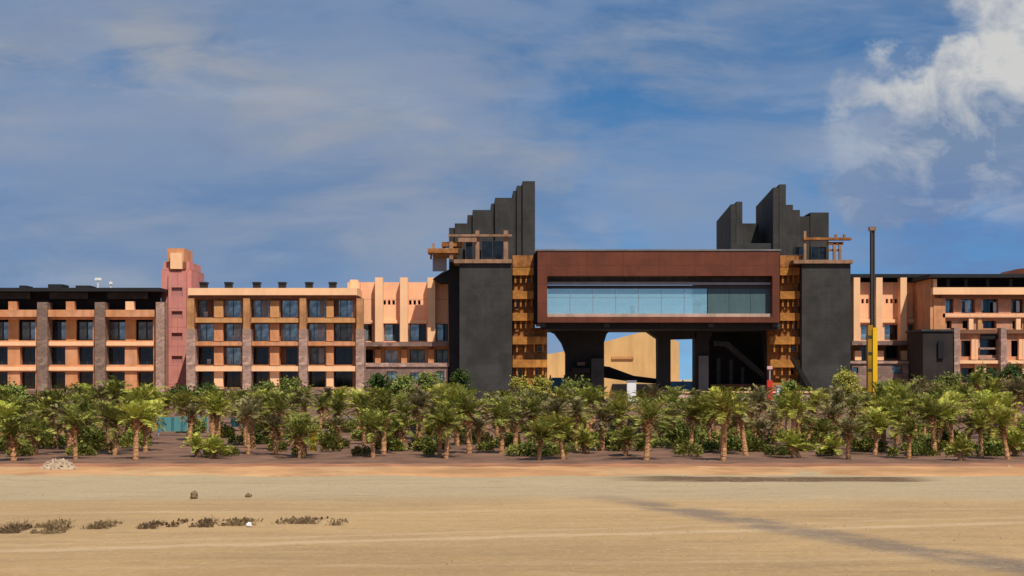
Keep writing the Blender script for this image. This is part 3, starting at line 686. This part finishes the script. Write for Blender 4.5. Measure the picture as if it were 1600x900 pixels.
tag(m.build('ramp', 'void'), 'black sloping ramp crossing the opening between the two bridge piers', 'ramp')
# ochre building seen through the openings
DO = 232
ob = thing('ochre_hall', 'sand coloured hall with a slanting roofline seen under the rust bridge', 'building', (X(960,DO), DO, 0))
MB().elev([(838,556),(882,549),(944,534),(1002,519),(1010,518),(1030,523),(1052,530),(1061,535),(1061,640),(838,640)], DO, 20).build('wall', 'ochreroof', ob)
MB().pb(956, 990, 557, 561, DO-.3, .29).build('string_course', 'ochre', ob)
MB().pb(957, 1028, 600, 612, DO-1, .9).build('plinth', 'void', ob)
hb = thing('hoarding', 'light blue hoarding between the slender pier and the dark hall under the bridge', 'hoarding', (X(1060,196), 196, 0))
MB().pb(1042, 1090, 596, 618, 196, .15).build('panel', 'blue', hb)
for a in (1044,1066,1087): MB().pb(a, a+2, 594, 629, 195.8, .18).build('post', 'metal', hb)
hb = thing('hoarding', 'narrow light blue hoarding under the left end of the bridge', 'hoarding', (X(868,196), 196, 0))
MB().pb(858, 884, 590, 615, 196, .15).build('panel', 'blue', hb)
for a in (859,881): MB().pb(a, a+2, 586, 629, 195.8, .18).build('post', 'metal', hb)
# terrace wall
tw = thing('terrace_wall', 'low pale pink terrace wall in front of the hall and right gold stairwell', 'wall', (X(1165,172), 172, 0))
MB().pb(1045, 1296, 614, 640, 172, .8).build('wall_body', 'palecon', tw)
m = MB()
for a in range(1046, 1290, 21): m.pb(a, a+20.4, 611.5, 614, 171.85, 1.1)
m.build('coping', 'cream', tw)

# ------------------------------------------------------------------ drilling rig
DR = 166
rig = thing('drilling_rig', 'drilling rig with tall thin dark mast and yellow leader before the salmon block', 'drilling rig', (X(1365,DR), DR, 0))
m = MB(); a, b = X(1361.5,DR), X(1366.2,DR)
for xx in (a, b):
    for yy in (DR, DR+.45): m.box(xx-.05, xx+.05, yy-.05, yy+.05, Z(512,DR), Z(358,DR))
m.box(a+.06, b-.06, DR+.08, DR+.36, Z(512,DR), Z(358,DR)); m.build('mast', 'frame', rig)
m = MB(); m.pb(1359, 1369, 354, 360, DR-.1, .7); m.build('mast_head', 'timber', rig)
MB().pb(1356, 1363.8, 508, 625, DR-.1, .7).build('leader', 'ygold', rig)
MB().pb(1364, 1371, 512, 612, DR-.3, .8).build('kelly_guide', 'yellow', rig)
for q in range(524, 600, 26): MB().pb(1357, 1363, q, q+4, DR-.16, .06).build('clamp', 'frame', rig)
MB().pb(1350, 1395, 606, 622, DR+.8, 3).build('body', 'yellow', rig); MB().pb(1374, 1392, 609, 618, DR+.7, .09).build('cab_window', 'gmid', rig)
for yy in (DR+.6, DR+3.2):
    m = MB(); m.elev([(1346,625),(1350,622),(1396,622),(1400,625),(1400,630),(1396,633),(1350,633),(1346,630)], yy, .6); m.build('track', 'black', rig)

# ------------------------------------------------------------------ small site objects
def marker(px, q0, q1, D, mat, label, w=3.5):
    t = thing('marker_post', label, 'post', (X(px,D), D, 0), 'marker posts among the palms')
    MB().pb(px-w, px+w, q0, q1+8, D, .2).build('post', mat, t); MB().pb(px-w*1.3, px+w*1.3, q0-2, q0, D-.04, .28).build('post_cap', 'white' if mat == 'red' else mat, t)
def road_sign(px, py, D, r, label, pale='white'):
    t = thing('round_sign', label, 'sign', (X(px,D), D, 0), 'round signs above the palms')
    x, z = X(px,D), Z(py,D); MB().tube((x,D+.1,0),(x,D+.1,z),.05).build('post', 'metal', t)
    d = MB().tube((x,D-.03,z),(x,D+.03,z),r,r,20).build('disc', 'red', t); MB().tube((x,D-.05,z+.05*r),(x,D-.032,z+.05*r),r*.80,r*.80,20).build('disc_face', pale, d)
road_sign(701, 612, 120, .50, 'round pale pink sign with red rim standing above the palms near the charcoal tower')
road_sign(671, 616, 128, .26, 'smaller round sign left of the larger one above the palms', 'pinkw')
t = thing('barrier_post', 'red and pale pink marker post at the foot of the right gold stairwell', 'post', (X(1203,170), 170, 0))
MB().pb(1199, 1207, 594, 640, 170, .4).build('base', 'red', t); MB().pb(1202, 1204, 577, 594, 170.1, .15).build('stem', 'metal', t); MB().pb(1199, 1207, 572, 577, 170, .3).build('head', 'pinkw', t)
t = thing('site_cabinet', 'small white cabinet in front of the right gold stairwell', 'cabinet', (X(1221,168), 168, 0))
MB().pb(1214, 1228, 604, 640, 168, .8).build('body', 'white', t); MB().pb(1212.5, 1229.5, 602, 604, 167.9, 1).build('lid', 'metal', t)
t = thing('site_cabinet', 'white cabinet under the bridge beside the foot of the wide black pier', 'cabinet', (X(985,172), 172, 0))
MB().pb(980, 994, 596, 640, 172, .8).build('body', 'white', t); MB().pb(979, 995, 594.5, 596, 171.9, 1).build('lid', 'metal', t)
def tarp(p0, p1, q0, q1, label, mat='teal'):
    D = 7034/(q1+8-HZ); t = thing('tarpaulin_screen', label, 'tarpaulin', (X((p0+p1)/2,D), D, 0), 'turquoise tarpaulin screens among the palms')
    m = MB(); n_ = 14
    for i in range(n_+1):
        u = i/n_; x = X(p0,D)+(X(p1,D)-X(p0,D))*u; yy = D+.08*sin(u*19); sag = .06*sin(pi*u)
        m.v += [(x,yy,Z(q1,D)),(x,yy+.02,Z(q0,D)-sag)]
    for i in range(n_): m.f.append([2*i,2*i+2,2*i+3,2*i+1])
    o = m.build('sheet', mat, t); s = o.modifiers.new('thick','SOLIDIFY'); s.thickness = .02
    for a in (p0, p1): MB().tube((X(a,D),D+.1,0),(X(a,D),D+.1,Z(q0-2,D)),.04).build('post', 'metal', t)
tarp(247, 292, 650, 674, 'widest turquoise tarpaulin between palms below the pink tower')
tarp(310, 324, 650, 669, 'narrow turquoise tarpaulin right of the widest one')
tarp(361, 380, 652, 667, 'turquoise tarpaulin half hidden by palms below the left pillars of the six vent wing')
tarp(541, 567, 652, 663, 'turquoise tarpaulin in the palms below the salmon block with three fins')
tarp(1019, 1035, 659, 669, 'small turquoise tarpaulin in the palms below the bridge')
marker(489, 676, 697, 58, 'yellow', 'bright yellow marker post in the palms below the six vent wing', 4.5)
marker(1563, 671, 690, 66, 'yellow', 'yellow marker post among the palms near the right edge', 3)
t = thing('steel_drum', 'pale blue grey drum among the palms below the drilling rig', 'drum', (X(1376,80), 80, 0))
MB().tube((X(1376,80),80,.0),(X(1376,80),80,Z(641,80)),.36,.36,18).build('shell', 'metal', t); MB().tube((X(1376,80),80,Z(641,80)),(X(1376,80),80,Z(639.6,80)),.38,.38,18).build('lid', 'white', t)
# black boxes added among the trunks to stand in for shade between palms
for k, (p0, p1, q0, q1, lab) in enumerate(((946,969,652,686,'black shade stand-in among the trunks below the wide bridge pier, left of its twin'),(981,1002,652,686,'black shade stand-in among the trunks below the slender bridge pier, right of its twin'),
        (52,84,658,690,'wide black shade stand-in among the palms near the left edge'),(452,478,650,672,'black shade stand-in in the palms below the six vent wing'),(640,654,658,680,'small black shade stand-in in the palms below the salmon block'),(1546,1560,655,676,'black shade stand-in in the palms near the right edge'))):
    D = 7034/(q1-HZ); t = thing('shade_block', lab, 'shade stand-in', (X((p0+p1)/2,D), D, 0), 'black shade stand-ins among the palms')
    x0, x1 = X(p0,D), X(p1,D); z = Z(q0,D)
    MB().plan([(x0+.05,D),(x1-.05,D),(x1-.05,D+.9),(x0+.05,D+.9)], 0, z-.1).build('body', 'black', t); MB().box(x0,x1,D-.05,D+.95,z-.1,z).build('lid', 'black', t)  # body and top slab of the shade stand-in

# ------------------------------------------------------------------ palms
def palm_mesh(seed, H, spread, nf, mat='palm', dry=5):
    r = random.Random(seed); t = H; lean = Vector((r.uniform(-.08,.08), r.uniform(-.08,.08), 0))
    tr = MB(); seg = 6; pv = Vector((0,0,-.15)); rad = lambda u: .115-.035*u+(.035 if u > .8 else 0)
    ps = [Vector((lean.x*u*t, lean.y*u*t, -.15+u*(t+.15))) for u in [i/seg for i in range(seg+1)]]
    for i in range(seg):
        tr.tube(ps[i], ps[i+1], rad(i/seg)*1.12, rad((i+1)/seg)*.95, 9)
    top = ps[-1]
    for k in range(16):                         # old leaf bases
        az = k*2.4; z = top.z-.05-.03*k; 
        if z < .15: break
        d = Vector((cos(az), sin(az), .9)); p = Vector((top.x, top.y, z)); tr.tube(p+d*.08, p+d*.24, .05, .02, 4)
    cr = MB()
    for i in range(nf):
        u = (i+.5)/nf; az = i*2.39996+r.uniform(-.25,.25); el = R(86-96*u**1.15+r.uniform(-11,11)); L = spread*(.80+.3*sin(pi*min(1,u*1.1)))*r.uniform(.75,1.2)
        hd = Vector((cos(az), sin(az), 0)); side = Vector((-sin(az), cos(az), 0)); n_ = 11; p = top+Vector((0,0,.0)); pts = [p.copy()]; e = el
        for k in range(n_):
            e -= (.025+.075*(k/n_))*(.8+.6*r.random()); p = p+(hd*cos(e)+Vector((0,0,sin(e))))*(L/n_); pts.append(p.copy())
        tw = r.uniform(-.5,.5)
        for k in range(n_):                     # rachis as a slim strip
            a, b = pts[k], pts[k+1]; w = side*(.018*(1-k/n_)+.004); q = len(cr.v); cr.v += [tuple(a-w),tuple(a+w),tuple(b+w*.9),tuple(b-w*.9)]; cr.f.append([q,q+1,q+2,q+3])
        for k in range(2, n_*2+1):
            s = k/(n_*2); j = min(n_-1, int(s*n_)); f = s*n_-j; c = pts[j].lerp(pts[j+1], f); fw = (pts[j+1]-pts[j]).normalized(); up = side.cross(fw)
            ll = L*.40*(sin(pi*(.12+.8*s)))**.8*r.uniform(.8,1.1)
            for sg in (-1, 1):
                if r.random() < .12: continue
                d = (side*sg*.8+fw*.55+up*(-.38+tw*.3*sg)+Vector((r.uniform(-.13,.13),)*3)).normalized(); tip = c+d*ll+Vector((0,0,-.10*ll)); mid = c+d*ll*.45
                w = fw*(.027*r.uniform(.6,1.6)); q = len(cr.v)
                cr.v += [tuple(c), tuple(mid-w), tuple(tip), tuple(mid+w)]; cr.f.append([q,q+1,q+2,q+3])
    sk = MB()
    for i in range(dry):
        az = r.uniform(0,6.28); hd = Vector((cos(az),sin(az),0)); side = Vector((-sin(az),cos(az),0)); p = top.copy(); e = R(-5); L = spread*.65
        for k in range(7):
            e -= .2; nx = p+(hd*cos(e)+Vector((0,0,sin(e))))*(L/7)
            for sg in (-1,1):
                w = (nx-p)*.35; tip = p+side*sg*.22+Vector((0,0,-.14)); q = len(sk.v); sk.v += [tuple(p-w*.3),tuple(p+w),tuple(tip)]; sk.f.append([q,q+1,q+2])
            p = nx
    return tr, cr, sk
protos = []
specs = [(11,1.45,.95,24,'palm'),(12,1.2,1.1,26,'palm'),(13,1.65,.9,22,'palmy'),(14,.75,.95,22,'palm'),(15,1.35,1.15,26,'palmy'),(16,1.95,.95,24,'palm'),(17,1.55,1.05,17,'palm'),(18,.35,.75,20,'palmy'),(19,1.75,.85,19,'palmd'),(20,1.1,.9,16,'palmd')]
for k, (sd,H,spd,nf,mt) in enumerate(specs):
    tr, cr, sk = palm_mesh(sd,H,spd,nf,mt)
    me = []
    for nm, mb, mm in (('trunk',tr,'trunk'),('crown',cr,mt),('dry_skirt',sk,'dry')):
        o = mb.build(nm, mm, None, fix=(nm=='trunk')); col.objects.unlink(o); me.append(o)
    protos.append(me)
ORD = ['first','second','third','fourth','fifth','sixth','seventh','eighth','ninth','tenth','eleventh','twelfth']
def ordinal(k):
    if k <= 12: return ORD[k-1]
    return f"{k}{'th' if 10 < k%100 < 20 else {1:'st',2:'nd',3:'rd'}.get(k%10,'th')}"
LM = [(240,'far left wing'),(310,'pink tower'),(560,'six vent wing'),(700,'salmon three fin block'),(800,'left charcoal slab'),(900,'bridge left end'),(1050,'bridge middle'),(1210,'bridge right end'),(1330,'right charcoal slab'),(1440,'drilling rig'),(9999,'far right wing')]
def landmark(px): return next(n_ for lim, n_ in LM if px < lim)
sizew = {0:'leafy',1:'broad low',2:'yellowish',3:'squat',4:'broad yellowish',5:'tall slim',6:'open crowned',7:'tiny yellowish',8:'dusty slim',9:'dusty sparse'}
rp = random.Random(21)
rows_ = [(54.5,13,'front row'),(58.5,27,'second row'),(62.5,37,'third row'),(67.5,42,'fourth row'),(74,43,'fifth row'),(86,38,'sixth row'),(99,32,'seventh row'),(112,24,'eighth row'),(126,22,'rearmost row')]
for ri, (D, cnt, rname) in enumerate(rows_):
    xs = []
    for i in range(cnt): xs.append((-30+1660*(i+.5+rp.uniform(-.36,.36))/cnt))
    if ri == 0: xs = [22, 118, 212, 335, 470, 583, 697, 842, 880, 1010, 1130, 1240, 1325, 1420, 1500, 1575]
    xs.sort(); nth = 0
    for i, px in enumerate(xs):
        dj = D+rp.uniform(-1.6,1.6) if ri else D+rp.uniform(-.6,1.8)
        k = rp.choice([0,1,2,3,4,6,7,0,4,8,9,9] if ri < 4 else [0,1,2,4,5,6,8,6,9,8])
        if ri < 5 and any(a < px < b for a, b in ((242,292),(309,326),(360,382),(543,565),(1016,1038),(480,498),(1556,1570),(946,969),(981,1002))): continue
        if ri == 0 and k in (7,) and px in (583,697,842,880): k = 0
        x, y = X(px,dj), dj
        nth += 1
        t = thing('palm_tree', f'{sizew[k]} palm, {ordinal(nth)} from left in {rname}, below {landmark(px)}', 'palm tree', (x, y, .06), 'young palms planted in rows')
        sc = rp.uniform(.78,1.10)*(1.0 if ri < 3 else 1.03)
        if px > 1380 and ri > 2: sc *= 1.1
        t.rotation_euler = (rp.uniform(-.09,.09),rp.uniform(-.09,.09),rp.uniform(0,6.28)); t.scale = (sc,sc,sc*rp.uniform(.88,1.14))
        for o in protos[k]: c = o.copy(); col.objects.link(c); c.parent = t

# low shrubs between the palms
def shrub_mesh(seed, w, h, n_, leaf):
    r = random.Random(seed); m = MB()
    for i in range(n_):
        th = r.uniform(0,6.28); u = r.random()**.5; ph = r.uniform(0,1)
        p = Vector((cos(th)*u*w, sin(th)*u*w, h*ph*(1-.55*u)+.03)); d = Vector((cos(th)*.6+r.uniform(-.5,.5), sin(th)*.6+r.uniform(-.5,.5), r.uniform(-.2,1))).normalized(); s = d.orthogonal().normalized()
        l = leaf*r.uniform(.7,1.5); wv = s*l*.28; q = len(m.v); m.v += [tuple(p),tuple(p+d*l*.5-wv),tuple(p+d*l),tuple(p+d*l*.5+wv)]; m.f.append([q,q+1,q+2,q+3])
    return m
sprot = []
for sd, w, h, n_, lf, mt in ((1,.34,.5,380,.11,'palm'),(2,.55,.6,620,.12,'palm'),(3,.3,.75,420,.13,'palm'),(4,.7,.9,800,.15,'leafl')):
    o = shrub_mesh(sd,w,h,n_,lf).build('low_shrub', mt, None, fix=False); col.objects.unlink(o); sprot.append(o)
sw = ['small round','wide green','upright yellowish','dark bushy']
spx = sorted([rp.uniform(0,1600) for _ in range(215)])
for i, px in enumerate([p for p in spx if not (246 < p < 290 or 310 < p < 324 or 480 < p < 500)]):
    D = rp.choice([57.5,61,64,68,72,76,82,88]); k = rp.choice([0,0,1,2,2,1,3] if D > 56 else [0,0,2])
    o = sprot[k].copy(); col.objects.link(o); o.location = (X(px,D), D, .06); o.rotation_euler = (0,0,rp.uniform(0,6.28)); o.scale = (rp.uniform(.55,1.0)+(.3 if D > 60 else 0),)*3
    tag(o, f'{sw[k]} shrub on brown soil, {ordinal(i+1)} shrub from left, below {landmark(px)}', 'shrub', 'low shrubs between the palms')

# broadleaf trees near the buildings
def leaf_tree(label, px, top, D, w_px, mat, seed, nclump=26, group='broadleaf trees before the hotel'):
    r = random.Random(seed); x = X(px,D); H = Z(top,D); w = w_px/F*D/2
    t = thing('leafy_tree', label, 'tree', (x, D, 0), group); tr = MB(); cr = MB()
    base = Vector((x,D,-.1)); fork = Vector((x+r.uniform(-.1,.1),D,H*.35)); tr.tube(base, fork, .16, .11, 8)
    for i in range(nclump):
        th = r.uniform(0,6.28); u = r.random()**.45; hh = r.uniform(.35,1.0)
        wid = w*(1-.5*abs(hh-.55)/.45*.8); c = Vector((x+cos(th)*u*wid, D+sin(th)*u*wid, H*hh-.25)); rad = r.uniform(.35,.65)*min(1.2,w/1.6+.3)
        if i < 9: tr.tube(fork, c, .06, .015, 5)
        for k in range(70):
            p = c+Vector((r.gauss(0,.5),r.gauss(0,.5),r.gauss(0,.42)))*rad; d = Vector((r.uniform(-1,1),r.uniform(-1,1),r.uniform(-.4,1))).normalized(); s = d.orthogonal().normalized()
            l = r.uniform(.16,.34); q = len(cr.v); wv = s*l*.38; cr.v += [tuple(p),tuple(p+d*l*.5-wv),tuple(p+d*l),tuple(p+d*l*.5+wv)]; cr.f.append([q,q+1,q+2,q+3])
    tr.build('trunk', 'bark', t); cr.build('crown', mat, t, fix=False)
lt = [('dark round tree at the foot of the pink tower',285,606,160,50,'leaf'),('dark wide tree left of centre below the six vent wing, first right of pink tower',325,602,162,58,'leaf'),('green tree hiding the left terrace pillar below the six vent wing',410,598,158,46,'leafl'),
 ('slim green tree against the six vent wing above the palms',455,592,160,40,'leafl'),('dark green tree at the left end of the salmon block terrace',592,580,158,44,'leaf'),('green tree in front of the salmon block terrace windows',632,588,155,46,'leafl'),
 ('green tree between the small and the large round sign',672,584,156,44,'leafl'),('slim green tree at the left corner of the charcoal slab',722,580,160,34,'leaf'),('yellowish tree before the left gold stairwell',812,592,160,36,'palmy'),('yellow green tree at the foot of the gold stairwell left end',845,590,158,34,'palmy'),
 ('green tree before the wide bridge pier',895,592,158,48,'leafl'),('small green tree right of the gold stairwell foot',1232,596,160,30,'leafl'),('yellowish green tree at the right corner of the right charcoal slab',1322,580,160,38,'palmy'),('green tree below the drilling rig',1388,598,150,50,'leafl'),
 ('broad green tree before the black stone block',1452,590,150,64,'leafl'),('olive tree between the black block and right wing',1485,582,152,46,'leafl'),('dark dense tree before the far right wing',1530,572,150,70,'leaf'),('dark dense tree at the far right edge',1588,568,150,66,'leaf'),
 ('small tree below the far left wing',130,604,150,40,'leafl'),('green tree at the left photo edge before the wing',20,604,145,50,'leafl')]
for i, (lab,px,top,D,w,mt) in enumerate(lt): leaf_tree(lab,px,top,D,w,mt,100+i)

# ------------------------------------------------------------------ foreground details
def heap(name, label, cat, px0, px1, q0, q1, mat, seed, part=False):
    D = 7034/(q1-HZ); x0, x1 = X(px0,D), X(px1,D); h = Z(q0,D); r = random.Random(seed); m = MB(); n_ = 40; ny = 16; dep = (x1-x0)*.5
    for j in range(ny+1):
        for i in range(n_+1):
            u = i/n_*2-1; v_ = j/ny*2-1; rr = max(0, 1-(u*u+v_*v_)); z = h*rr**.8*(.75+.5*noise.noise(Vector((u*2.4,v_*2.4,seed))))+noise.noise(Vector((u*9,v_*9,seed)))*h*.12*(rr>0)
            m.v.append((x0+(x1-x0)*(i/n_), D+dep*(j/ny), z-.05))
    for j in range(ny):
        for i in range(n_): a = j*(n_+1)+i; m.f.append([a,a+1,a+n_+2,a+n_+1])
    for k in range(130):                        # loose stones on it
        th = r.uniform(0,6.28); u = r.random()**.5*1.12; cx = (x0+x1)/2+cos(th)*u*(x1-x0)/2; cy = D+dep/2+sin(th)*u*dep/2; rr = max(0,1-u*u); s = r.uniform(.015,.05)*h*2
        m.tube((cx,cy,h*rr**.8*.85-.06),(cx+r.uniform(-.03,.03),cy,h*rr**.8*.85-.06+s*1.3), s, s*.45, 5)
    tag(m.build(name, mat, None), label, cat)
heap('gravel_heap', 'pale gravel heap on the earth lip at the left', 'heap', 54, 118, 713, 735, 'gravel', 5)
def brush(label, p0, p1, q0, q1, seed, dens=1.0):
    D = 7034/(q1-HZ); D2 = D*1.02; r = random.Random(seed); x0, x1 = X(p0,D), X(p1,D); h = max(.05, Z(q0,D)*.55); m = MB(); n_ = int((x1-x0)*330*dens)+90
    for (ya, yb2, hz) in ((0,1.35,-.055),):
        pts = [((x0+x1)/2+cos(a)*(x1-x0)*.5*(1+.18*noise.noise(Vector((cos(a)*2,sin(a)*2,seed)))), D+.65+sin(a)*.65*(1+.3*noise.noise(Vector((cos(a)*3,sin(a)*3,seed+9))))) for a in [2*pi*k/26 for k in range(26)]]
        m.plan(pts, -.12, hz)
    for i in range(n_):
        x = r.triangular(x0,x1); y = D+r.uniform(0,1.3); hh = h*r.uniform(.2,1)*(.4+.6*(1-abs((x-(x0+x1)/2)/((x1-x0)/2))))
        d = Vector((r.uniform(-1,1),r.uniform(-.7,.7),r.uniform(.05,.6))).normalized(); L = hh*r.uniform(.7,1.3)+.03; s = d.orthogonal().normalized()*r.uniform(.004,.012)
        q = len(m.v); p = Vector((x,y,-.04)); m.v += [tuple(p-s),tuple(p+s),tuple(p+d*L+s*.4),tuple(p+d*L-s*.4)]; m.f.append([q,q+1,q+2,q+3])
    for i in range(int((x1-x0)*22*dens)+12):     # clods among the stalks
        x = r.triangular(x0,x1) if i > 9 else x0+(x1-x0)*(i+.5)/10; y = D+r.uniform(0,1.3); s = r.uniform(.015,.045); m.tube((x,y,-.05),(x+.01,y,s*.9), s*1.3, s*.5, 6)
    tag(m.build('dry_brush', 'twig', None, fix=False), label, 'dry brush', 'dry brush clumps on the sand')
brush('tallest dark clump of dry brush at the left edge of the sand', -18, 24, 797, 831, 1, 2)
brush('low flat clump of dry brush second from the left edge', 44, 96, 806, 822, 2)
brush('thin line of dry brush just in front of the second clump', 40, 94, 822, 831, 12)
brush('rounded clump of dry brush third from the left', 122, 172, 804, 824, 3, 1.4)
brush('small clump of dry brush fourth from the left', 208, 244, 808, 824, 4)
brush('tiny flat clump of dry brush fifth from the left', 252, 282, 815, 821, 5)
brush('clump of dry brush with upright stalks left of the white scrap', 292, 332, 801, 821, 6, 1.3)
brush('long low clump of dry brush right behind the white scrap', 332, 402, 807, 819, 7, 1.4)
brush('long clump of dry brush right of the white scrap', 424, 504, 801, 817, 8, 1.2)
brush('faint last clump of dry brush at the right end of the line', 505, 540, 813, 819, 9)
def rockobj(label, px, q0, q1, w, seed, mat='rock', name='rock', cat='rock'):
    D = 7034/(q1-HZ); r = random.Random(seed); bm = bmesh.new(); bmesh.ops.create_icosphere(bm, subdivisions=3, radius=1)
    sx = w/F*D/2; sz = (q1-q0)/F*D
    for v in bm.verts:
        k = 1+.35*noise.noise(v.co*1.7+Vector((seed,0,0)))+.12*noise.noise(v.co*5); v.co = Vector((v.co.x*sx*k, v.co.y*sx*k, (v.co.z*.6+.35)*sz*k))
    me = bpy.data.meshes.new(name); bm.to_mesh(me); bm.free(); me.materials.append(M[mat]); o = bpy.data.objects.new(name, me); col.objects.link(o); o.location = (X(px,D), D, -.03)
    tag(o, label, cat)
rockobj('brown rock standing alone on the pale sand at the left', 303, 765, 777, 13, 3)
rockobj('smaller low rock right of the brown rock on the pale sand', 388, 769, 775, 10, 4)
rockobj('small white scrap lying in the dry brush line', 389, 814, 820, 9, 6, 'white', 'scrap_piece', 'debris')
rockobj('small pale stone on the earth lip near the right edge', 1577, 726, 731, 7, 8, 'gravel')
# loose pebbles over the sand: beyond counting
m = MB(); r = random.Random(5)
for i in range(1500):
    y = 18+32*r.random()**1.3; x = r.uniform(-.42,.42)*y; s = r.uniform(.006,.018)
    m.tube((x,y,-.035),(x+s*.3,y+s*.2,-.03+s*1.2), s*1.2, s*.5, 5)
o = m.build('pebbles', 'clod', None, fix=False); o['kind'] = 'stuff'; o['label'] = 'loose brown pebbles strewn over the sand'; o['category'] = 'pebbles'
